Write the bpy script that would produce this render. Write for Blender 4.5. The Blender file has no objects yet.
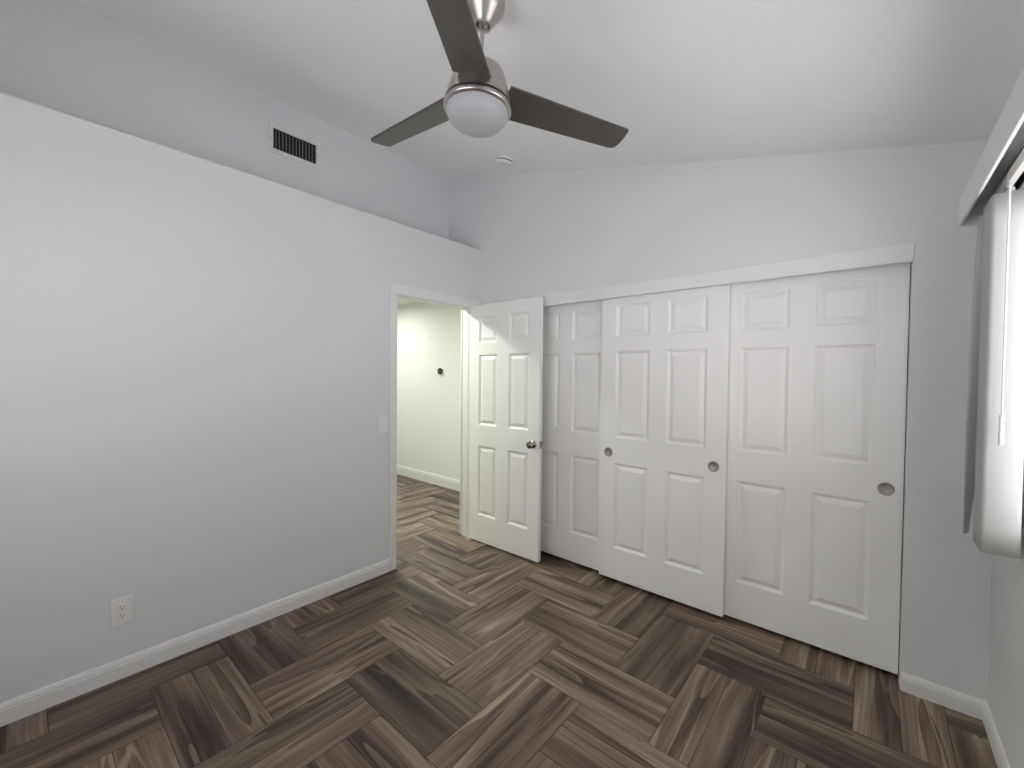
import bpy, bmesh, math, random
from mathutils import Vector, Matrix
random.seed(7)
PI = math.pi
scene = bpy.context.scene
COL = scene.collection

# ------------------------------------------------------------------ camera
F_PX, PITCH, ROLL, YAW = 420.23, math.radians(-1.2225), math.radians(0.5748), math.radians(40.609)
CAM = Vector((2.6646, -2.6557, 1.4474))
fwd = Vector((-math.sin(YAW) * math.cos(PITCH), math.cos(YAW) * math.cos(PITCH), math.sin(PITCH)))
rgt = Vector((math.cos(YAW), math.sin(YAW), 0))
upv = rgt.cross(fwd)
r2 = rgt * math.cos(ROLL) + upv * math.sin(ROLL)
u2 = -rgt * math.sin(ROLL) + upv * math.cos(ROLL)
cd = bpy.data.cameras.new('camera')
cd.sensor_width = 36.0
cd.lens = F_PX / 1024 * 36.0
cd.clip_start = 0.02
cam = bpy.data.objects.new('camera', cd)
COL.objects.link(cam)
cam.matrix_world = Matrix(((r2.x, u2.x, -fwd.x, CAM.x), (r2.y, u2.y, -fwd.y, CAM.y), (r2.z, u2.z, -fwd.z, CAM.z), (0, 0, 0, 1)))
scene.camera = cam

# ------------------------------------------------------------------ world, lights, exposure
scene.view_settings.view_transform = 'Standard'
scene.view_settings.look = 'None'
scene.view_settings.gamma = 1
scene.view_settings.use_curve_mapping = False
scene.view_settings.exposure = 0.0
scene.cycles.diffuse_bounces = 8
scene.cycles.max_bounces = 14
scene.cycles.sample_clamp_indirect = 6
wd = bpy.data.worlds.new('daylight')
scene.world = wd
wd.use_nodes = True
wn, wl = wd.node_tree.nodes, wd.node_tree.links
wn.clear()
wo = wn.new('ShaderNodeOutputWorld')
wb = wn.new('ShaderNodeBackground')
wtc = wn.new('ShaderNodeTexCoord')
wsp = wn.new('ShaderNodeSeparateXYZ')
wmr = wn.new('ShaderNodeMapRange')
wmr.inputs[1].default_value = -1
wmr.inputs[2].default_value = 1
wcr = wn.new('ShaderNodeValToRGB')
wcr.color_ramp.elements[0].position = 0.0
wcr.color_ramp.elements[0].color = (1.0, 0.985, 1.01, 1)
wcr.color_ramp.elements[1].position = 1.0
wcr.color_ramp.elements[1].color = (0.30, 0.29, 0.275, 1)
e = wcr.color_ramp.elements.new(0.49)
e.color = (1.0, 0.985, 1.03, 1)
e = wcr.color_ramp.elements.new(0.52)
e.color = (0.68, 0.66, 0.64, 1)
wl.new(wtc.outputs['Generated'], wsp.inputs[0])
wl.new(wsp.outputs['Z'], wmr.inputs[0])
wl.new(wmr.outputs[0], wcr.inputs[0])
wl.new(wcr.outputs[0], wb.inputs[0])
wb.inputs[1].default_value = 5.7
wl.new(wb.outputs[0], wo.inputs[0])

W = 3.0633                       # window wall x
D = -3.45                        # wall behind the camera
ZL = 2.5536                      # ledge height
RX = -0.4274                     # recessed upper wall
ZC, MS = 3.2945, -0.24376        # ceiling height at RX, slope along x
def ceil_z(x): return ZC + MS * (x - RX)
WY0, WY1, WZ0, WZ1 = -1.80, -0.50, 0.885, 2.06    # window opening

BX0, BX1, BZ0, BZ1 = 0.70, 2.50, 0.80, 2.06      # unseen window added behind the camera to light the closet side

def add_light(name, kind, loc, energy, color, **kw):
    l = bpy.data.lights.new(name, kind)
    l.energy = energy
    l.color = color
    for k, v in kw.items(): setattr(l, k, v)
    o = bpy.data.objects.new(name, l)
    o.location = loc
    COL.objects.link(o)
    return o
po = add_light('window_portal', 'AREA', (W + 0.14, (WY0 + WY1) / 2, (WZ0 + WZ1) / 2), 1, (1, 1, 1), shape='RECTANGLE', size=WY1 - WY0, size_y=WZ1 - WZ0)
po.data.cycles.is_portal = True
po.rotation_euler = Matrix(((0, 0, 1), (1, 0, 0), (0, 1, 0))).to_euler()
p2 = add_light('added_window_portal', 'AREA', ((BX0 + BX1) / 2, D - 0.13, (BZ0 + BZ1) / 2), 1, (1, 1, 1), shape='RECTANGLE', size=BX1 - BX0, size_y=BZ1 - BZ0)  # portal for the added window behind the camera
p2.data.cycles.is_portal = True
p2.rotation_euler = (math.radians(90), 0, math.radians(180))
add_light('hall_downlight', 'AREA', (-2.35, 0.10, 2.37), 18, (0.95, 1.0, 0.88), shape='DISK', size=0.16)
add_light('hall_downlight_near', 'AREA', (-0.72, -0.72, 2.37), 32, (0.96, 1.0, 0.87), shape='DISK', size=0.16)

# ------------------------------------------------------------------ helpers
def obj(name, bm, mat, parent=None, smooth=False, kind=None):
    me = bpy.data.meshes.new(name)
    bm.normal_update()
    bm.to_mesh(me)
    bm.free()
    if mat:
        for m in (mat if isinstance(mat, (list, tuple)) else [mat]): me.materials.append(m)
    if smooth:
        for p in me.polygons: p.use_smooth = True
    o = bpy.data.objects.new(name, me)
    COL.objects.link(o)
    if parent: o.parent = parent
    if kind: o['kind'] = kind
    return o
def struct(name, bm, mat, parent=None, smooth=False):
    return obj(name, bm, mat, parent, smooth, None if parent else 'structure')
def empty(name, loc=(0, 0, 0), rot=(0, 0, 0)):
    o = bpy.data.objects.new(name, None)
    o.location = loc
    o.rotation_euler = rot
    o.empty_display_size = 0.05
    COL.objects.link(o)
    return o
def tag(o, label, cat, group=None):
    o['label'] = label
    o['category'] = cat
    if group: o['group'] = group
    return o
def box(bm, x0, x1, y0, y1, z0, z1):
    vs = [bm.verts.new(p) for p in ((x0, y0, z0), (x1, y0, z0), (x1, y1, z0), (x0, y1, z0), (x0, y0, z1), (x1, y0, z1), (x1, y1, z1), (x0, y1, z1))]
    for f in ((0, 3, 2, 1), (4, 5, 6, 7), (0, 1, 5, 4), (1, 2, 6, 5), (2, 3, 7, 6), (3, 0, 4, 7)):
        bm.faces.new([vs[i] for i in f])
def boxes(*bs):
    bm = bmesh.new()
    for b in bs: box(bm, *b)
    return bm
def lathe(bm, prof, seg=48, cap0=True, cap1=True, xf=None):
    """profile of (r, z); r == 0 allowed at the ends"""
    rings = []
    for r, z in prof:
        if r < 1e-6:
            rings.append([bm.verts.new((0, 0, z))])
        else:
            rings.append([bm.verts.new((r * math.cos(2 * PI * i / seg), r * math.sin(2 * PI * i / seg), z)) for i in range(seg)])
    for a, b in zip(rings, rings[1:]):
        for i in range(seg):
            j = (i + 1) % seg
            if len(a) == 1 and len(b) == 1: continue
            if len(a) == 1: bm.faces.new((a[0], b[j], b[i]))
            elif len(b) == 1: bm.faces.new((a[i], a[j], b[0]))
            else: bm.faces.new((a[i], a[j], b[j], b[i]))
    if cap0 and len(rings[0]) > 1: bm.faces.new(rings[0][::-1])
    if cap1 and len(rings[-1]) > 1: bm.faces.new(rings[-1])
    if xf is not None: bmesh.ops.transform(bm, matrix=xf, verts=bm.verts)
    bmesh.ops.recalc_face_normals(bm, faces=bm.faces)
    return bm
def bevel(o, w, seg=2, ang=35):
    m = o.modifiers.new('bevel', 'BEVEL')
    m.width = w
    m.segments = seg
    m.limit_method = 'ANGLE'
    m.angle_limit = math.radians(ang)
    return o
def smooth_by_angle(o, deg=35):
    me = o.data
    for p in me.polygons: p.use_smooth = True
    bm = bmesh.new()
    bm.from_mesh(me)
    for ed in bm.edges:
        if len(ed.link_faces) == 2 and ed.calc_face_angle(0) > math.radians(deg): ed.smooth = False
    bm.to_mesh(me)
    bm.free()
    return o

# ------------------------------------------------------------------ materials
def mat(name, color, rough=0.5, metal=0.0, bump=0.0, bscale=200, spec=0.5):
    m = bpy.data.materials.new(name)
    m.use_nodes = True
    n, l = m.node_tree.nodes, m.node_tree.links
    b = n['Principled BSDF']
    b.inputs['Base Color'].default_value = (*color, 1)
    b.inputs['Roughness'].default_value = rough
    b.inputs['Metallic'].default_value = metal
    b.inputs['Specular IOR Level'].default_value = spec
    tc = n.new('ShaderNodeTexCoord')
    no = n.new('ShaderNodeTexNoise')
    no.inputs['Scale'].default_value = bscale
    no.inputs['Detail'].default_value = 3
    l.new(tc.outputs['Object'], no.inputs['Vector'])
    if bump:
        bp = n.new('ShaderNodeBump')
        bp.inputs['Strength'].default_value = bump
        bp.inputs['Distance'].default_value = 0.002
        l.new(no.outputs['Fac'], bp.inputs['Height'])
        l.new(bp.outputs[0], b.inputs['Normal'])
    return m
M_wall = mat('wall_paint', (0.71, 0.725, 0.73), 0.75, bump=0.25, bscale=90, spec=0.3)
M_ceil = mat('ceiling_paint', (0.88, 0.885, 0.88), 0.85, bump=0.5, bscale=70, spec=0.2)
M_trim = mat('trim_paint', (0.77, 0.775, 0.77), 0.4, bump=0.05, bscale=60)
M_door = mat('door_paint', (0.87, 0.873, 0.845), 0.42, bump=0.08, bscale=120)
M_hall = mat('hall_paint', (0.80, 0.80, 0.775), 0.75, bump=0.25, bscale=90, spec=0.3)
M_dark = mat('dark_void', (0.015, 0.015, 0.015), 0.8)
M_nickel = mat('brushed_nickel', (0.50, 0.47, 0.45), 0.30, 0.95, bump=0.05, bscale=300)
M_pull = mat('pull_nickel', (0.36, 0.34, 0.33), 0.45, 0.6)
M_knob = mat('dark_nickel', (0.32, 0.30, 0.29), 0.16, 1.0)
M_plastic = mat('white_plastic', (0.78, 0.785, 0.78), 0.35)
M_vent = mat('vent_enamel', (0.74, 0.745, 0.75), 0.45)
M_fin = mat('vent_fin_enamel', (0.30, 0.30, 0.29), 0.5)
M_black = mat('black_gloss', (0.02, 0.02, 0.022), 0.2)
M_blade = mat('fan_blade_lacquer', (0.088, 0.081, 0.071), 0.32, 0.3, bump=0.03, bscale=150)
M_opal = mat('opal_glass', (0.41, 0.415, 0.425), 0.5)
M_val = mat('valance_paint', (0.74, 0.75, 0.755), 0.4)
M_rail = mat('headrail_enamel', (0.72, 0.71, 0.67), 0.35)
M_frame = mat('window_vinyl', (0.80, 0.80, 0.80), 0.35)

def vane_mat():
    m = bpy.data.materials.new('vane_vinyl')
    m.use_nodes = True
    n, l = m.node_tree.nodes, m.node_tree.links
    b = n['Principled BSDF']
    b.inputs['Base Color'].default_value = (0.56, 0.57, 0.56, 1)
    b.inputs['Roughness'].default_value = 0.45
    t = n.new('ShaderNodeBsdfTranslucent')
    t.inputs[0].default_value = (0.56, 0.57, 0.56, 1)
    mx = n.new('ShaderNodeMixShader')
    mx.inputs[0].default_value = 0.10
    wv = n.new('ShaderNodeTexNoise')
    wv.inputs['Scale'].default_value = 1.0
    tc = n.new('ShaderNodeTexCoord')
    mp = n.new('ShaderNodeMapping')
    mp.inputs['Scale'].default_value = (5, 5, 180)
    bp = n.new('ShaderNodeBump')
    bp.inputs['Strength'].default_value = 0.15
    bp.inputs['Distance'].default_value = 0.001
    l.new(tc.outputs['Object'], mp.inputs[0])
    l.new(mp.outputs[0], wv.inputs['Vector'])
    l.new(wv.outputs['Fac'], bp.inputs['Height'])
    l.new(bp.outputs[0], b.inputs['Normal'])
    l.new(b.outputs[0], mx.inputs[1])
    l.new(t.outputs[0], mx.inputs[2])
    l.new(mx.outputs[0], n['Material Output'].inputs[0])
    return m
M_vane = vane_mat()
def glass_mat():
    m = bpy.data.materials.new('window_glass')
    m.use_nodes = True
    n, l = m.node_tree.nodes, m.node_tree.links
    n.remove(n['Principled BSDF'])
    t = n.new('ShaderNodeBsdfTransparent')
    t.inputs[0].default_value = (0.94, 0.935, 0.94, 1)
    g = n.new('ShaderNodeBsdfGlossy')
    g.inputs['Roughness'].default_value = 0.02
    fr = n.new('ShaderNodeFresnel')
    fr.inputs[0].default_value = 1.45
    mx = n.new('ShaderNodeMixShader')
    ge = n.new('ShaderNodeNewGeometry')
    fm = n.new('ShaderNodeMath')          # the outer face of a pane reflects by the same law as the inner one, without total reflection
    fm.operation = 'MULTIPLY'
    iv = n.new('ShaderNodeMath')
    iv.operation = 'SUBTRACT'
    iv.inputs[0].default_value = 1.0
    l.new(ge.outputs['Backfacing'], iv.inputs[1])
    l.new(fr.outputs[0], fm.inputs[0])
    l.new(iv.outputs[0], fm.inputs[1])
    l.new(fm.outputs[0], mx.inputs[0])
    l.new(t.outputs[0], mx.inputs[1])
    l.new(g.outputs[0], mx.inputs[2])
    l.new(mx.outputs[0], n['Material Output'].inputs[0])
    return m
M_glass = glass_mat()

def wood_mat():
    m = bpy.data.materials.new('wood_plank_tile')
    m.use_nodes = True
    n, l = m.node_tree.nodes, m.node_tree.links
    b = n['Principled BSDF']
    uv = n.new('ShaderNodeUVMap')
    uv.uv_map = 'plank'
    def mapping(sx, sy):
        mp = n.new('ShaderNodeMapping')
        mp.inputs['Scale'].default_value = (sx, sy, 1)
        l.new(uv.outputs[0], mp.inputs[0])
        return mp
    def noise(vec, scale, detail, rough=0.55, dist=0.0):
        t = n.new('ShaderNodeTexNoise')
        t.inputs['Scale'].default_value = scale
        t.inputs['Detail'].default_value = detail
        t.inputs['Roughness'].default_value = rough
        t.inputs['Distortion'].default_value = dist
        l.new(vec, t.inputs['Vector'])
        return t.outputs['Fac']
    def math_(op, a, bb=None):
        t = n.new('ShaderNodeMath')
        t.operation = op
        for i, x in enumerate((a, bb)):
            if x is None: continue
            if isinstance(x, (int, float)): t.inputs[i].default_value = x
            else: l.new(x, t.inputs[i])
        return t.outputs[0]
    def ramp(fac, stops, interp='LINEAR'):
        r = n.new('ShaderNodeValToRGB')
        r.color_ramp.interpolation = interp
        els = r.color_ramp.elements
        els[0].position, els[0].color = stops[0][0], (*stops[0][1], 1)
        els[1].position, els[1].color = stops[-1][0], (*stops[-1][1], 1)
        for p, c in stops[1:-1]:
            x = els.new(p)
            x.color = (*c, 1)
        l.new(fac, r.inputs[0])
        return r.outputs[0]
    def mix(fac, a, bb, mode='MIX'):
        t = n.new('ShaderNodeMix')
        t.data_type = 'RGBA'
        t.blend_type = mode
        for i, x in ((0, fac), (6, a), (7, bb)):
            if isinstance(x, (int, float)): t.inputs[i].default_value = x
            elif isinstance(x, tuple): t.inputs[i].default_value = (*x, 1)
            else: l.new(x, t.inputs[i])
        return t.outputs[2]
    # broad flowing figure: contour bands of a stretched, distorted field
    big = noise(mapping(0.85, 8.5).outputs[0], 1.0, 1.5, 0.45, 0.12)
    mid = noise(mapping(1.5, 34).outputs[0], 1.0, 3.0, 0.6, 0.25)
    fine = noise(mapping(3.2, 125).outputs[0], 1.0, 4.0, 0.65)
    rings = math_('FRACT', math_('MULTIPLY', big, 3.2))
    figure = math_('ADD', math_('MULTIPLY', rings, 0.24), math_('ADD', math_('MULTIPLY', big, 0.36), math_('MULTIPLY', mid, 0.52)))
    figure = math_('ADD', figure, math_('MULTIPLY', math_('SUBTRACT', fine, 0.5), 0.42))
    col = ramp(figure, [(0.32, (0.022, 0.014, 0.010)), (0.44, (0.072, 0.046, 0.035)), (0.54, (0.155, 0.107, 0.077)), (0.66, (0.228, 0.168, 0.125)), (0.78, (0.37, 0.295, 0.212))])
    vein = math_('ABSOLUTE', math_('SUBTRACT', noise(mapping(0.7, 8).outputs[0], 1.0, 1.0, 0.5, 0.25), 0.5))
    light = ramp(vein, [(0.0, (1, 1, 1)), (0.012, (0.8, 0.8, 0.8)), (0.022, (0, 0, 0))])
    gate = ramp(noise(mapping(0.9, 4.0).outputs[0], 1.0, 1.0), [(0.48, (0, 0, 0)), (0.58, (1, 1, 1))])
    col = mix(math_('MULTIPLY', math_('MULTIPLY', light, gate), 0.6), col, (0.42, 0.34, 0.25))
    at = n.new('ShaderNodeAttribute')
    at.attribute_name = 'tone'
    tone = math_('ADD', math_('MULTIPLY', at.outputs['Fac'], 0.70), 0.47)
    tc = n.new('ShaderNodeCombineColor')
    for i in range(3): l.new(tone, tc.inputs[i])
    col = mix(1.0, col, tc.outputs[0], 'MULTIPLY')
    l.new(col, b.inputs['Base Color'])
    b.inputs['Specular IOR Level'].default_value = 0.45
    rr = math_('ADD', 0.33, math_('MULTIPLY', mid, 0.16))
    l.new(rr, b.inputs['Roughness'])
    bp = n.new('ShaderNodeBump')
    bp.inputs['Strength'].default_value = 0.25
    bp.inputs['Distance'].default_value = 0.0015
    l.new(math_('ADD', mid, math_('MULTIPLY', fine, 0.6)), bp.inputs['Height'])
    l.new(bp.outputs[0], b.inputs['Normal'])
    return m
M_wood = wood_mat()
M_grout = mat('dark_grout', (0.035, 0.030, 0.026), 0.9)

# ------------------------------------------------------------------ floor: doubled herringbone of plank tiles
def build_floor():
    UX, UY, X0, Y0 = 0.3045, 0.308, 0.500, -0.752
    fx0, fx1, fy0, fy1 = -3.35, W + 0.06, D - 0.05, 0.92
    bm = bmesh.new()
    uvl = bm.loops.layers.uv.new('plank')
    tl = bm.faces.layers.float.new('tone')
    g = 0.0011
    def plank(x0, x1, y0, y1, along_x, tone, su, sv, flip):
        cx0, cx1, cy0, cy1 = max(x0 + g, fx0), min(x1 - g, fx1), max(y0 + g, fy0), min(y1 - g, fy1)
        if cx1 - cx0 < 0.004 or cy1 - cy0 < 0.004: return
        # top face with a soft arris
        c = 0.0012
        top = [(cx0 + c, cy0 + c), (cx1 - c, cy0 + c), (cx1 - c, cy1 - c), (cx0 + c, cy1 - c)]
        low = [(cx0, cy0), (cx1, cy0), (cx1, cy1), (cx0, cy1)]
        T = [bm.verts.new((p[0], p[1], 0.0)) for p in top]
        B = [bm.verts.new((p[0], p[1], -0.0013)) for p in low]
        fs = [bm.faces.new(T)]
        for i in range(4): fs.append(bm.faces.new((B[i], B[(i + 1) % 4], T[(i + 1) % 4], T[i])))
        for f in fs:
            f[tl] = tone
            for lp in f.loops:
                x, y = lp.vert.co.x - x0, lp.vert.co.y - y0
                u, v = (x, y) if along_x else (y, x)
                if flip: u = -u
                lp[uvl].uv = (u + su, v + sv)
    for k in range(-16, 22):
        for mshift in range(-14, 14):
            for typ in (0, 1):
                if typ == 0:   # along x
                    gx, gy = k - 1 + 4 * mshift, k
                    x0, x1 = X0 + gx * UX, X0 + (gx + 2) * UX
                    y1, y0 = Y0 - gy * UY, Y0 - (gy + 1) * UY
                else:          # along y
                    gx, gy = k + 4 * mshift, k - 2
                    x0, x1 = X0 + gx * UX, X0 + (gx + 1) * UX
                    y1, y0 = Y0 - gy * UY, Y0 - (gy + 2) * UY
                if x1 < fx0 or x0 > fx1 or y1 < fy0 or y0 > fy1: continue
                base = random.random()
                for h in (0, 1):
                    tone = 0.5 * base + 0.5 * random.random()
                    a = (x0, x1, y0 + h * UY / 2, y0 + (h + 1) * UY / 2) if typ == 0 else (x0 + h * UX / 2, x0 + (h + 1) * UX / 2, y0, y1)
                    plank(*a, typ == 0, tone, random.uniform(0, 60), random.uniform(0, 40), random.random() < 0.5)
    # grout bed and slab
    n0 = len(bm.faces)
    box(bm, fx0, fx1, fy0, fy1, -0.06, -0.0012)
    bm.faces.ensure_lookup_table()
    for f in bm.faces[n0:]: f.material_index = 1
    return struct('floor', bm, [M_wood, M_grout])
build_floor()

# ------------------------------------------------------------------ room shell
XJ, XL = 2.792, 0.440                   # closet opening
T = 0.12
DY0, DY1 = -0.856, -0.086               # room door opening (finished)
DZ = 2.030
struct('wall_left', boxes((-T, 0, D - 0.1, DY0 - 0.018, 0, ZL), (-T, 0, DY0 - 0.018, DY1 + 0.018, DZ + 0.018, ZL), (-T, 0, DY1 + 0.018, 0, 0, ZL),
                          (RX, -T, D - 0.1, 0, 2.46, ZL)), M_wall)
struct('wall_left_upper', boxes((RX - 0.1, RX, D - 0.1, 0, ZL - 0.08, ZC + 0.06)), M_wall)
struct('wall_back', boxes((-T, XL, 0, 0.115, 0, ZL), (XJ, W + 0.12, 0, 0.115, 0, ZL), (XL, XJ, 0, 0.115, 2.055, ZL),
                          (RX - 0.1, W + 0.12, 0, 0.115, ZL, ZC + 0.06)), M_wall)
struct('wall_closet', boxes((-T, XL - 0.02, 0.115, 0.75, 0, 2.46), (XJ + 0.12, W + 0.12, 0.115, 0.75, 0, 2.46), (-T, W + 0.12, 0.75, 0.87, 0, 2.46),
                            (XL - 0.02, XJ + 0.12, 0.115, 0.75, 2.44, 2.5)), M_wall)
struct('wall_right', boxes((W, W + 0.12, D - 0.1, WY0, 0, 2.52), (W, W + 0.12, WY1, 0, 0, 2.52), (W, W + 0.12, WY0, WY1, 0, WZ0), (W, W + 0.12, WY0, WY1, WZ1, 2.52)), M_wall)
struct('wall_front', boxes((RX - 0.1, BX0, D - 0.1, D, 0, ZC + 0.06), (BX1, W + 0.12, D - 0.1, D, 0, ZC + 0.06), (BX0, BX1, D - 0.1, D, 0, BZ0), (BX0, BX1, D - 0.1, D, BZ1, ZC + 0.06)), M_wall)  # opening here is cut for the added window
bm = bmesh.new()
xa, xb = RX - 0.12, W + 0.14
vs = [bm.verts.new(p) for p in ((xa, D - 0.12, ceil_z(xa)), (xb, D - 0.12, ceil_z(xb)), (xb, 0.13, ceil_z(xb)), (xa, 0.13, ceil_z(xa)),
                                (xa, D - 0.12, ceil_z(xa) + 0.12), (xb, D - 0.12, ceil_z(xb) + 0.12), (xb, 0.13, ceil_z(xb) + 0.12), (xa, 0.13, ceil_z(xa) + 0.12))]
for f in ((0, 3, 2, 1), (4, 5, 6, 7), (0, 1, 5, 4), (1, 2, 6, 5), (2, 3, 7, 6), (3, 0, 4, 7)): bm.faces.new([vs[i] for i in f])
struct('ceiling', bm, M_ceil)
# hallway beyond the door
HX, HY0, HY1, HZ = -3.3, -2.2, 0.872, 2.435
struct('wall_hall_far', boxes((HX - 0.1, -T, HY1, HY1 + 0.1, 0, 2.5)), M_hall)
struct('wall_hall_left', boxes((HX - 0.1, HX, HY0, HY1, 0, 2.5)), M_hall)
struct('wall_hall_near', boxes((HX, -T, HY0 - 0.1, HY0, 0, 2.5)), M_hall)
struct('wall_hall_right', boxes((-T - 0.02, -T, DY1 + 0.018, HY1, 0, HZ)), M_hall)
struct('ceiling_hall', boxes((HX, -T, HY0, HY1, HZ, HZ + 0.02)), M_hall)

# baseboards with a moulded top
BASE = [(0, 0), (0.0125, 0), (0.0125, 0.058), (0.0105, 0.064), (0.0105, 0.070), (0.0075, 0.078), (0.005, 0.084), (0.0, 0.086)]
def molding(prof, p0, p1, out, scale_z=1.0):
    """sweep profile (out, z) straight from p0 to p1 on the floor; out = unit vector away from the wall"""
    bm = bmesh.new()
    A = [bm.verts.new((p0[0] + out[0] * d, p0[1] + out[1] * d, z * scale_z)) for d, z in prof]
    B = [bm.verts.new((p1[0] + out[0] * d, p1[1] + out[1] * d, z * scale_z)) for d, z in prof]
    for i in range(len(prof)):
        j = (i + 1) % len(prof)
        bm.faces.new((A[i], A[j], B[j], B[i]))
    bm.faces.new(A)
    bm.faces.new(B[::-1])
    bmesh.ops.recalc_face_normals(bm, faces=bm.faces)
    return bm
struct('baseboard_left', molding(BASE, (0, D), (0, DY0 - 0.063), (1, 0), 1.06), M_trim)
struct('baseboard_back', molding(BASE, (XJ + 0.004, 0), (W, 0), (0, -1), 0.95), M_trim)
struct('baseboard_right', molding(BASE, (W, D), (W, -0.012), (-1, 0), 0.95), M_trim)
struct('baseboard_hall', molding(BASE, (HX, HY1), (-T - 0.02, HY1), (0, -1), 1.55), M_trim)

# room door frame: jambs, stops and casing
CW = 0.060
fr = bmesh.new()
for b in ((-T - 0.001, 0.0, DY0 - 0.018, DY0, 0, DZ), (-T - 0.001, 0.0, DY1, DY1 + 0.018, 0, DZ), (-T - 0.001, 0.0, DY0 - 0.018, DY1 + 0.018, DZ, DZ + 0.018),
          (-0.075, -0.038, DY0, DY0 + 0.010, 0, DZ - 0.010), (-0.075, -0.045, DY1 - 0.004, DY1, 0, DZ - 0.010), (-0.075, -0.038, DY0, DY1, DZ - 0.010, DZ)):
    box(fr, *b)
door_frame = struct('trim_1', fr, M_trim)
cs = boxes((0, 0.013, DY0 - CW - 0.003, DY0 - 0.003, 0, DZ + 0.003), (0, 0.013, DY1 + 0.003, -0.002, 0, DZ + 0.003), (0, 0.013, DY0 - CW - 0.003, -0.002, DZ + 0.003, DZ + 0.003 + CW + 0.012))
bevel(struct('casing', cs, M_trim, door_frame), 0.004, 2)
cs = boxes((-T - 0.014, -T, DY0 - CW - 0.003, DY0 - 0.003, 0, DZ + 0.003), (-T - 0.014, -T, DY0 - CW - 0.003, DY1 + CW, DZ + 0.003, DZ + 0.003 + CW), (-T - 0.034, -T - 0.02, DY1 + 0.003, DY1 + CW, 0, DZ))
bevel(struct('hall_casing', cs, M_trim, door_frame), 0.004, 2)
sp = struct('strike_plate', boxes((-0.032, -0.004, DY0 - 0.0005, DY0 + 0.0022, 0.885, 0.945)), M_pull, door_frame)

# closet header fascia
hb = bmesh.new()
for b in ((XL - 0.05, XJ + 0.004, -0.015, 0.0, 1.992, 2.069), (XL - 0.05, XJ + 0.004, -0.019, 0.012, 1.983, 1.9925)):
    box(hb, *b)
bevel(struct('trim_2', hb, M_trim), 0.002, 2)
struct('trim_3', boxes((XL, XJ, 0.03, 0.115, 2.045, 2.056)), M_dark)   # sliding track behind the fascia

# ------------------------------------------------------------------ six panel doors
def panel_face(bm, w, h, y, sgn, xs, zs):
    """front at y, recess towards +sgn*y;  xs/zs lists of panel spans"""
    xc = sorted(set([0, w] + [v for s in xs for v in s]))
    zc = sorted(set([0, h] + [v for s in zs for v in s]))
    V = {}
    def vert(x, z, d=0.0):
        k = (round(x, 5), round(z, 5), round(d, 5))
        if k not in V: V[k] = bm.verts.new((x, y + sgn * d, z))
        return V[k]
    def quad(pts):
        f = bm.faces.new(pts)
        return f
    for i in range(len(xc) - 1):
        for j in range(len(zc) - 1):
            x0, x1, z0, z1 = xc[i], xc[i + 1], zc[j], zc[j + 1]
            if (x0, x1) in xs and (z0, z1) in zs:
                prev = [vert(x0, z0), vert(x1, z0), vert(x1, z1), vert(x0, z1)]
                for ins, d in ((0.002, 0.004), (0.014, 0.0125), (0.018, 0.0125), (0.041, 0.0030), (0.043, 0.0022)):
                    cur = [bm.verts.new((x, y + sgn * d, z)) for x, z in ((x0 + ins, z0 + ins), (x1 - ins, z0 + ins), (x1 - ins, z1 - ins), (x0 + ins, z1 - ins))]
                    for a in range(4):
                        quad((prev[a], prev[(a + 1) % 4], cur[(a + 1) % 4], cur[a]))
                    prev = cur
                quad(prev)
            else:
                quad((vert(x0, z0), vert(x1, z0), vert(x1, z1), vert(x0, z1)))
def panel_door(name, w, h, t, xs, zs, material):
    bm = bmesh.new()
    panel_face(bm, w, h, 0.0, 1, xs, zs)
    panel_face(bm, w, h, t, -1, xs, zs)
    A = [bm.verts.new(p) for p in ((0, 0, 0), (w, 0, 0), (w, 0, h), (0, 0, h))]
    B = [bm.verts.new(p) for p in ((0, t, 0), (w, t, 0), (w, t, h), (0, t, h))]
    for i in range(4): bm.faces.new((A[i], B[i], B[(i + 1) % 4], A[(i + 1) % 4]))
    bmesh.ops.remove_doubles(bm, verts=bm.verts, dist=1e-5)
    bmesh.ops.recalc_face_normals(bm, faces=bm.faces)
    o = struct(name, bm, material)
    bevel(o, 0.0018, 2, 60)
    return o
ZS = [(0.243, 0.838), (1.018, 1.618), (1.720, 1.938)]
def zspan(z0): return [(a - z0, b - z0) for a, b in ZS]

# hinged room door, swung open against the closet
DW, DH = 0.746, 2.032
door = panel_door('door_1', DW, DH, 0.035, [(0.100, 0.304), (0.434, 0.640)], zspan(0.012), M_door)
door.location = (0.002, -0.106, 0.012)
door.rotation_euler = (0, 0, math.radians(0.8))
tag(door, 'white six-panel door standing open against the closet, with a round nickel knob', 'door')
for yy, s in ((0.0, -1), (0.035, 1)):
    kb = bmesh.new()
    lathe(kb, [(0.0, 0.0), (0.032, 0.0), (0.033, 0.004), (0.028, 0.008), (0.013, 0.011), (0.012, 0.026), (0.016, 0.031), (0.025, 0.036), (0.0285, 0.044), (0.028, 0.052), (0.022, 0.059), (0.012, 0.062), (0, 0.0625)], 40)
    k = struct('knob', kb, M_knob, door, True)
    k.location = (DW - 0.058, yy, 0.903)
    k.rotation_euler = (math.radians(90) * (1 if s < 0 else -1), 0, 0)
lp = struct('latch_plate', boxes((DW - 0.0005, DW + 0.0018, 0.005, 0.030, 0.874, 0.932), (DW + 0.0015, DW + 0.010, 0.011, 0.024, 0.893, 0.912)), M_pull, door)
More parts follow.
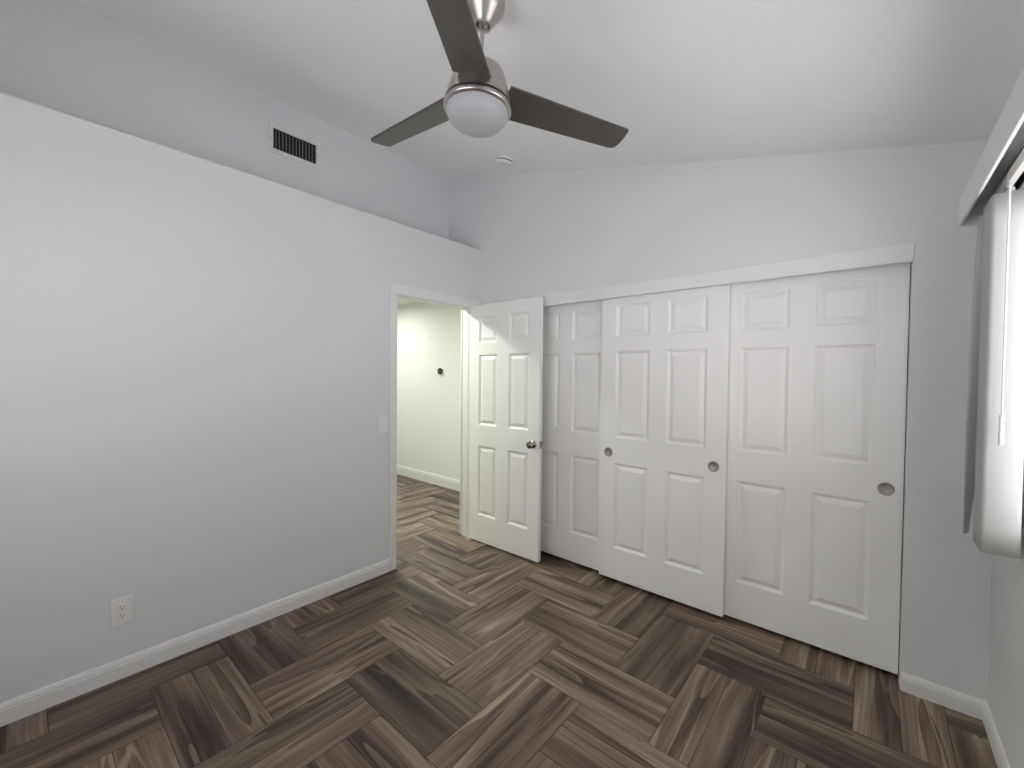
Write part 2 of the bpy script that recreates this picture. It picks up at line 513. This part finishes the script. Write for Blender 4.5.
for z in (0.16, 0.98, 1.80):
    hb = boxes((-0.0015, 0.0, 0.002, 0.033, z, z + 0.09))
    kn = bmesh.new()
    lathe(kn, [(0.0, 0), (0.0055, 0), (0.0055, 0.09), (0.0, 0.09)], 16, xf=Matrix.Translation((-0.004, 0.040, z)))
    me = bpy.data.meshes.new('tmp')
    kn.to_mesh(me)
    kn.free()
    hb.from_mesh(me)
    bpy.data.meshes.remove(me)
    struct('hinge', hb, M_pull, door)

def pull_mesh():
    bm = bmesh.new()
    lathe(bm, [(0.0, 0.0004), (0.024, 0.0006), (0.0265, 0.0022), (0.0300, 0.0030), (0.0320, 0.0020), (0.0325, -0.0002)], 40, cap0=False, cap1=False)
    return bm
CDW, CZ0, CDH = 0.822, 0.0235, 2.012
CXS = [(0.110, 0.348), (0.466, 0.706)]
def closet_door(name, x, y, pulls, label):
    d = panel_door(name, CDW, CDH, 0.034, CXS, zspan(CZ0), M_door)
    d.location = (x, y, CZ0)
    tag(d, label, 'closet door', 'sliding closet doors')
    for px in pulls:
        p = struct('finger_pull', pull_mesh(), M_pull, d, True)
        p.location = (px - x, 0, 0.912 - CZ0)
        p.rotation_euler = (math.radians(90), 0, 0)
    return d
closet_door('door_2', 0.458, 0.076, [0.52], 'white sliding closet door partly hidden behind the open hinged door')
closet_door('door_3', 1.198, 0.0365, [1.260, 1.953], 'white six-panel sliding closet door with two round pulls, between the other two')
closet_door('door_4', 1.966, 0.076, [2.726], 'white six-panel sliding closet door nearest the window blind, one round pull')

# ------------------------------------------------------------------ window in the right wall
wf = bmesh.new()
xo0, xo1 = W + 0.055, W + 0.105
ft = 0.045
for b in ((xo0, xo1, WY0, WY1, WZ0, WZ0 + ft), (xo0, xo1, WY0, WY1, WZ1 - ft, WZ1), (xo0, xo1, WY0, WY0 + ft, WZ0 + ft, WZ1 - ft), (xo0, xo1, WY1 - ft, WY1, WZ0 + ft, WZ1 - ft),
          (xo0 + 0.005, xo1 - 0.01, (WY0 + WY1) / 2 - 0.025, (WY0 + WY1) / 2 + 0.025, WZ0 + ft, WZ1 - ft)):
    box(wf, *b)
win = struct('window_1', wf, M_frame)
struct('pane', boxes((xo0 + 0.022, xo0 + 0.027, WY0 + ft - 0.002, WY1 - ft + 0.002, WZ0 + ft - 0.002, WZ1 - ft + 0.002)), M_glass, win)

yo0, yo1 = D - 0.095, D - 0.045  # frame and pane of the unseen window, added as second daylight source
wf = boxes((BX0, BX1, yo0, yo1, BZ0, BZ0 + ft), (BX0, BX1, yo0, yo1, BZ1 - ft, BZ1), (BX0, BX0 + ft, yo0, yo1, BZ0 + ft, BZ1 - ft), (BX1 - ft, BX1, yo0, yo1, BZ0 + ft, BZ1 - ft),
           ((BX0 + BX1) / 2 - 0.025, (BX0 + BX1) / 2 + 0.025, yo0 + 0.01, yo1 - 0.005, BZ0 + ft, BZ1 - ft))
added_win = struct('added_window', wf, M_frame)
struct('pane', boxes((BX0 + ft - 0.002, BX1 - ft + 0.002, yo0 + 0.022, yo0 + 0.027, BZ0 + ft - 0.002, BZ1 - ft + 0.002)), M_glass, added_win)

# ------------------------------------------------------------------ ceiling fan
FAN = Vector((1.5747, -1.584, 2.4507))
Zf = Vector((0.0461, 0.0368, 1)).normalized()
Xf = Vector((1, 0, 0))
Xf = (Xf - Zf * Zf.x).normalized()
Yf = Zf.cross(Xf)
fan = empty('ceiling_fan')
fan.matrix_world = Matrix(((Xf.x, Yf.x, Zf.x, FAN.x), (Xf.y, Yf.y, Zf.y, FAN.y), (Xf.z, Yf.z, Zf.z, FAN.z), (0, 0, 0, 1)))
tag(fan, 'three-blade brushed nickel ceiling fan with a white glass light dome', 'ceiling fan')
def ceil_local(x, y):
    """local height where the ceiling plane cuts the vertical through local (x, y)"""
    p = FAN + Xf * x + Yf * y
    return (ceil_z(p.x) - p.z) / (Zf.z - MS * Zf.x)
cb = bmesh.new()
SEG = 56
prof = [(0.019, 0.246), (0.026, 0.2315), (0.029, 0.2325), (0.030, 0.236), (0.033, 0.241), (0.062, 0.283), (0.070, 0.294), (0.0735, 0.303), (0.0735, 0.312)]
rings = [[cb.verts.new((r * math.cos(2 * PI * i / SEG), r * math.sin(2 * PI * i / SEG), z)) for i in range(SEG)] for r, z in prof]
rings.append([cb.verts.new((0.0715 * math.cos(2 * PI * i / SEG), 0.0715 * math.sin(2 * PI * i / SEG), ceil_local(0.0715 * math.cos(2 * PI * i / SEG), 0.0715 * math.sin(2 * PI * i / SEG)) - 0.0005)) for i in range(SEG)])
for a, b in zip(rings, rings[1:]):
    for i in range(SEG): cb.faces.new((a[i], a[(i + 1) % SEG], b[(i + 1) % SEG], b[i]))
cb.faces.new(rings[-1])
bmesh.ops.recalc_face_normals(cb, faces=cb.faces)
smooth_by_angle(obj('canopy', cb, M_nickel, fan), 40)
rb = bmesh.new()
lathe(rb, [(0.0, 0.07), (0.0075, 0.07), (0.0075, 0.232), (0.017, 0.236), (0.021, 0.245), (0.021, 0.255), (0.0, 0.262)], 32)
smooth_by_angle(obj('downrod', rb, M_nickel, fan), 40)
mb = bmesh.new()
lathe(mb, [(0.0, 0.083), (0.030, 0.083), (0.034, 0.080), (0.075, 0.0775), (0.083, 0.074), (0.087, 0.068), (0.0905, 0.060), (0.1005, 0.030), (0.1085, 0.002), (0.1150, -0.022), (0.1185, -0.037), (0.114, -0.0385), (0.0, -0.0385)], 72)
smooth_by_angle(obj('motor_housing', mb, M_nickel, fan), 40)
gb = bmesh.new()
lathe(gb, [(0.0, -0.0387), (0.1155, -0.0387), (0.1155, -0.0460), (0.0, -0.0460)], 64)
smooth_by_angle(obj('switch_gap', gb, M_dark, fan), 40)
gb = bmesh.new()
lathe(gb, [(0.108, -0.0462), (0.1195, -0.0462), (0.1215, -0.049), (0.1215, -0.057), (0.119, -0.061), (0.112, -0.064), (0.1085, -0.064)], 72, cap0=False, cap1=False)
smooth_by_angle(obj('light_ring', gb, M_nickel, fan), 40)
gb = bmesh.new()
dp = [(0.1095, -0.060), (0.1095, -0.066)]
for i in range(1, 15):
    a = i / 14 * PI / 2
    dp.append((0.1095 * math.cos(a) ** 0.8 if i < 14 else 0.0, -0.066 - 0.062 * math.sin(a)))
lathe(gb, dp, 64, cap0=False)
obj('light_dome', gb, M_opal, fan, True)
PIT, R0, R1 = -0.2233, 0.098, 0.610
def blade_mesh():
    bm = bmesh.new()
    pts = []
    n = 18
    def hw(s): return 0.0683 + (0.0538 - 0.0683) * (s - 0.12) / 0.49
    # outline: lower edge out, rounded tip, upper edge back
    for i in range(n + 1):
        s = R0 + (R1 - 0.03 - R0) * i / n
        pts.append((s, hw(s)))
    w1 = hw(R1)
    for i in range(1, 6):
        a = i / 6 * PI / 2
        pts.append((R1 - 0.03 + 0.030 * math.sin(a), w1 - 0.018 + 0.018 * math.cos(a)))
    for i in range(0, 7):
        t = i / 6
        pts.append((R1 + 0.004 * math.sin(t * PI), w1 - 0.018 - (2 * w1 - 0.026) * t))
    for i in range(1, 4):
        a = i / 4 * PI / 2
        pts.append((R1 - 0.006 + 0.006 * math.cos(a), -(w1 - 0.008) - 0.008 * math.sin(a)))
    for i in range(n, -1, -1):
        s = R0 + (R1 - 0.012 - R0) * i / n
        pts.append((s, -hw(s)))
    th = 0.0045
    c, sn = math.cos(PIT), math.sin(PIT)
    def P(p, z): return (p[0], p[1] * c - z * sn, p[1] * sn + z * c)
    A = [bm.verts.new(P(p, -th)) for p in pts]
    B = [bm.verts.new(P(p, th)) for p in pts]
    bm.faces.new(A[::-1])
    bm.faces.new(B)
    for i in range(len(pts)):
        j = (i + 1) % len(pts)
        bm.faces.new((A[i], A[j], B[j], B[i]))
    bmesh.ops.recalc_face_normals(bm, faces=bm.faces)
    return bm
b0 = None
for k in range(3):
    if b0 is None:
        b0 = bl = obj('blade', blade_mesh(), M_blade, fan)
        bevel(bl, 0.0015, 2, 60)
    else:
        bl = b0.copy()
        COL.objects.link(bl)
        bl.parent = fan
    bl.rotation_euler = (0, 0, 1.0818 + k * 2 * PI / 3)

# ------------------------------------------------------------------ air register on the upper wall
vent = empty('air_vent', (RX, -1.399, 3.0235))
tag(vent, 'white rectangular air register high on the recessed upper wall', 'air vent')
hw_, hh_ = 0.171, 0.099
iw, ih = 0.143, 0.067
vb = boxes((0.0, 0.009, -hw_, hw_, ih, hh_), (0.0, 0.009, -hw_, hw_, -hh_, -ih), (0.0, 0.009, -hw_, -iw, -ih, ih), (0.0, 0.009, iw, hw_, -ih, ih))
bevel(obj('register_frame', vb, M_vent, vent), 0.003, 2)
vb = bmesh.new()
for i in range(13):
    y = -iw + 2 * iw * (i + 0.5) / 13
    n0 = len(vb.verts)
    box(vb, -0.011, 0.011, -0.0016, 0.0016, -ih, ih)
    vb.verts.ensure_lookup_table()
    bmesh.ops.transform(vb, matrix=Matrix.Translation((0.0175, y, 0)) @ Matrix.Rotation(math.radians(-22), 4, 'Z') @ Matrix.Translation((-0.012, 0, 0)), verts=vb.verts[n0:])
obj('louver_fins', vb, M_fin, vent)
obj('duct_opening', boxes((0.0005, 0.0012, -iw, iw, -ih, ih)), M_dark, vent)
for s in (-1, 1):
    vb = lathe(bmesh.new(), [(0.004, 0.0), (0.0035, 0.0015), (0, 0.002)], 12, xf=Matrix.Translation((0.009, s * (hw_ + iw) / 2, -0.005)) @ Matrix.Rotation(PI / 2, 4, 'Y'))
    obj('screw', vb, M_pull, vent)

# ------------------------------------------------------------------ smoke detector on the sloping ceiling
sx, sy = 0.555, -0.300
sd = empty('smoke_detector', (sx, sy, ceil_z(sx)), (0, math.atan(-MS), 0))
tag(sd, 'small round white smoke detector on the ceiling beyond the fan', 'smoke detector')
b = bmesh.new()
lathe(b, [(0.0, -0.0005), (0.066, -0.0005), (0.067, -0.010), (0.063, -0.014), (0.0, -0.014)], 40)
smooth_by_angle(obj('mounting_base', b, M_plastic, sd), 40)
b = bmesh.new()
lathe(b, [(0.0, -0.0142), (0.055, -0.0142), (0.055, -0.0215), (0.0, -0.0215)], 40)
smooth_by_angle(obj('sensor_slot', b, M_dark, sd), 40)
b = bmesh.new()
lathe(b, [(0.0, -0.0217), (0.062, -0.0217), (0.0625, -0.031), (0.058, -0.038), (0.045, -0.042), (0.0, -0.0435)], 40)
smooth_by_angle(obj('cover', b, M_plastic, sd), 40)

# ------------------------------------------------------------------ outlet, switch, thermostat
def plate(hw, hh, t, iw, ih):
    bm = boxes((0, t, -hw, hw, ih, hh), (0, t, -hw, hw, -hh, -ih), (0, t, -hw, -iw, -ih, ih), (0, t, iw, hw, -ih, ih))
    bmesh.ops.remove_doubles(bm, verts=bm.verts, dist=1e-6)
    return bm
ou = empty('electrical_outlet', (0, -2.3595, 0.316))
tag(ou, 'white two-socket electrical outlet low on the left wall above the baseboard', 'outlet')
bevel(obj('wall_plate', boxes((0, 0.0065, -0.040, 0.040, -0.0635, 0.0635)), M_plastic, ou), 0.004, 3)
bevel(obj('socket_insert', boxes((0.006, 0.0095, -0.0175, 0.0175, -0.034, 0.034)), M_plastic, ou), 0.001, 2)
b = bmesh.new()
for s in (-1, 1):
    z = s * 0.019
    box(b, 0.0094, 0.0099, -0.0080, -0.0058, z + 0.0005, z + 0.0095)
    box(b, 0.0094, 0.0099, 0.0058, 0.0080, z + 0.0005, z + 0.0080)
    box(b, 0.0094, 0.0099, -0.0026, 0.0026, z - 0.0095, z - 0.0045)
obj('slots', b, M_black, ou)
sw = empty('light_switch', (0, -0.972, 1.092))
tag(sw, 'white rocker light switch on the left wall beside the doorway', 'light switch')
bevel(obj('wall_plate', boxes((0, 0.0065, -0.043, 0.043, -0.066, 0.066)), M_plastic, sw), 0.004, 3)
b = bmesh.new()
pr = [(0.006, -0.033), (0.0125, -0.033), (0.0085, 0.0), (0.0075, 0.033), (0.006, 0.033)]
A = [b.verts.new((x, -0.0165, z)) for x, z in pr]
B = [b.verts.new((x, 0.0165, z)) for x, z in pr]
for i in range(5): b.faces.new((A[i], A[(i + 1) % 5], B[(i + 1) % 5], B[i]))
b.faces.new(A)
b.faces.new(B[::-1])
bmesh.ops.recalc_face_normals(b, faces=b.faces)
bevel(obj('rocker', b, M_plastic, sw), 0.0008, 2)
th = empty('thermostat', (-1.567, HY1, 1.487), (PI / 2, 0, 0))
tag(th, 'small round black thermostat on the hallway wall seen through the doorway', 'thermostat')
b = bmesh.new()
lathe(b, [(0.0, 0.0002), (0.052, 0.0002), (0.053, 0.004), (0.050, 0.006), (0.0, 0.006)], 40)
smooth_by_angle(obj('base_plate', b, M_plastic, th), 40)
b = bmesh.new()
lathe(b, [(0.0, 0.0062), (0.040, 0.0062), (0.042, 0.012), (0.042, 0.026), (0.040, 0.029), (0.0, 0.030)], 40)
smooth_by_angle(obj('dial', b, M_black, th), 40)

# ------------------------------------------------------------------ valance and vertical blind
VY0, VY1 = -2.55, -0.115
XV = 2.922
va = empty('window_valance', (W, (VY0 + VY1) / 2, 2.08))
tag(va, 'long white box valance above the window, over the vertical blind', 'valance')
def rel(o, parent):
    o.matrix_parent_inverse = Matrix.Translation(-Vector(parent.location))
    return o
bevel(rel(obj('front_board', boxes((XV, XV + 0.010, VY0, VY1, 2.080, 2.195)), M_val, va), va), 0.0025, 2)
bevel(rel(obj('top_board', boxes((XV + 0.0102, W - 0.001, VY0, VY1, 2.184, 2.194)), M_val, va), va), 0.001, 2)
for y in (VY0, VY1 - 0.010):
    bevel(rel(obj('return_board', boxes((XV + 0.0102, W - 0.001, y, y + 0.010, 2.080, 2.1838)), M_val, va), va), 0.001, 2)
bl = empty('vertical_blind', (2.995, -0.43, 0.865))
tag(bl, 'white vertical blind drawn aside in a stack at the corner end of the window', 'blind')
hr = rel(obj('headrail', boxes((2.984, 2.990, -2.5, -0.16, 2.085, 2.128), (3.034, 3.040, -2.5, -0.16, 2.085, 2.128), (2.984, 3.040, -2.5, -0.16, 2.122, 2.128),
                               (2.990, 3.001, -2.5, -0.16, 2.085, 2.090), (3.023, 3.034, -2.5, -0.16, 2.085, 2.090)), M_rail, bl), bl)
obj('track_slot', boxes((2.9905, 3.0335, -2.49, -0.17, 2.116, 2.1215)), M_dark, hr)
for y in (-2.2, -1.35, -0.30): rel(obj('mounting_bracket', boxes((3.0402, W - 0.0005, y, y + 0.04, 2.10, 2.14)), M_rail, bl), bl)
def vane_mesh(z0, z1, w=0.089, sag=0.007, twist=0.0, lean=0.0):
    bm = bmesh.new()
    nu, nv = 8, 14
    rows = []
    for j in range(nv + 1):
        v = j / nv
        z = z0 + (z1 - z0) * v
        a = twist * (1 - v)
        row = []
        for i in range(nu + 1):
            u = i / nu - 0.5
            x, y = u * w, -sag * (1 - 4 * u * u)
            row.append(bm.verts.new((x * math.cos(a) - y * math.sin(a) + lean * (1 - v), x * math.sin(a) + y * math.cos(a), z)))
        rows.append(row)
    for r0, r1 in zip(rows, rows[1:]):
        for i in range(nu): bm.faces.new((r0[i], r0[i + 1], r1[i + 1], r1[i]))
    return bm
NV = 11
for i in range(NV):
    last = i == NV - 1
    y = -0.31 if last else -0.55 + 0.014 * i
    o = obj('vane', vane_mesh(0.866, 2.062, twist=(1.30 if last else (0.0 if i == 0 else random.uniform(-0.05, 0.05))), lean=(-0.051 if last else 0.0)), M_vane, bl, True)
    sm = o.modifiers.new('thickness', 'SOLIDIFY')
    sm.thickness = 0.0011
    o.location = ((2.999 if last else 2.997) - bl.location.x, y - bl.location.y, -bl.location.z)
    b = boxes((-0.006, 0.006, -0.0012, 0.0012, 2.045, 2.075), (-0.002, 0.002, -0.0012, 0.0012, 2.075, 2.116))
    c = obj('carrier_hook', b, M_plastic, o)
w = bmesh.new()
lathe(w, [(0.0, 1.236), (0.0062, 1.237), (0.0066, 1.242), (0.0066, 1.328), (0.0060, 1.334), (0.0028, 1.338), (0.0028, 2.070), (0.0, 2.071)], 16, xf=None)
wa = obj('wand', w, M_plastic, bl)
smooth_by_angle(wa, 40)
wa.location = (2.984 - bl.location.x, -0.600 - bl.location.y, -bl.location.z)
b = boxes((-0.002, 0.002, -0.002, 0.030, 2.071, 2.084), (-0.002, 0.002, 0.022, 0.030, 2.084, 2.116))
c = obj('wand_hook', b, M_rail, wa)
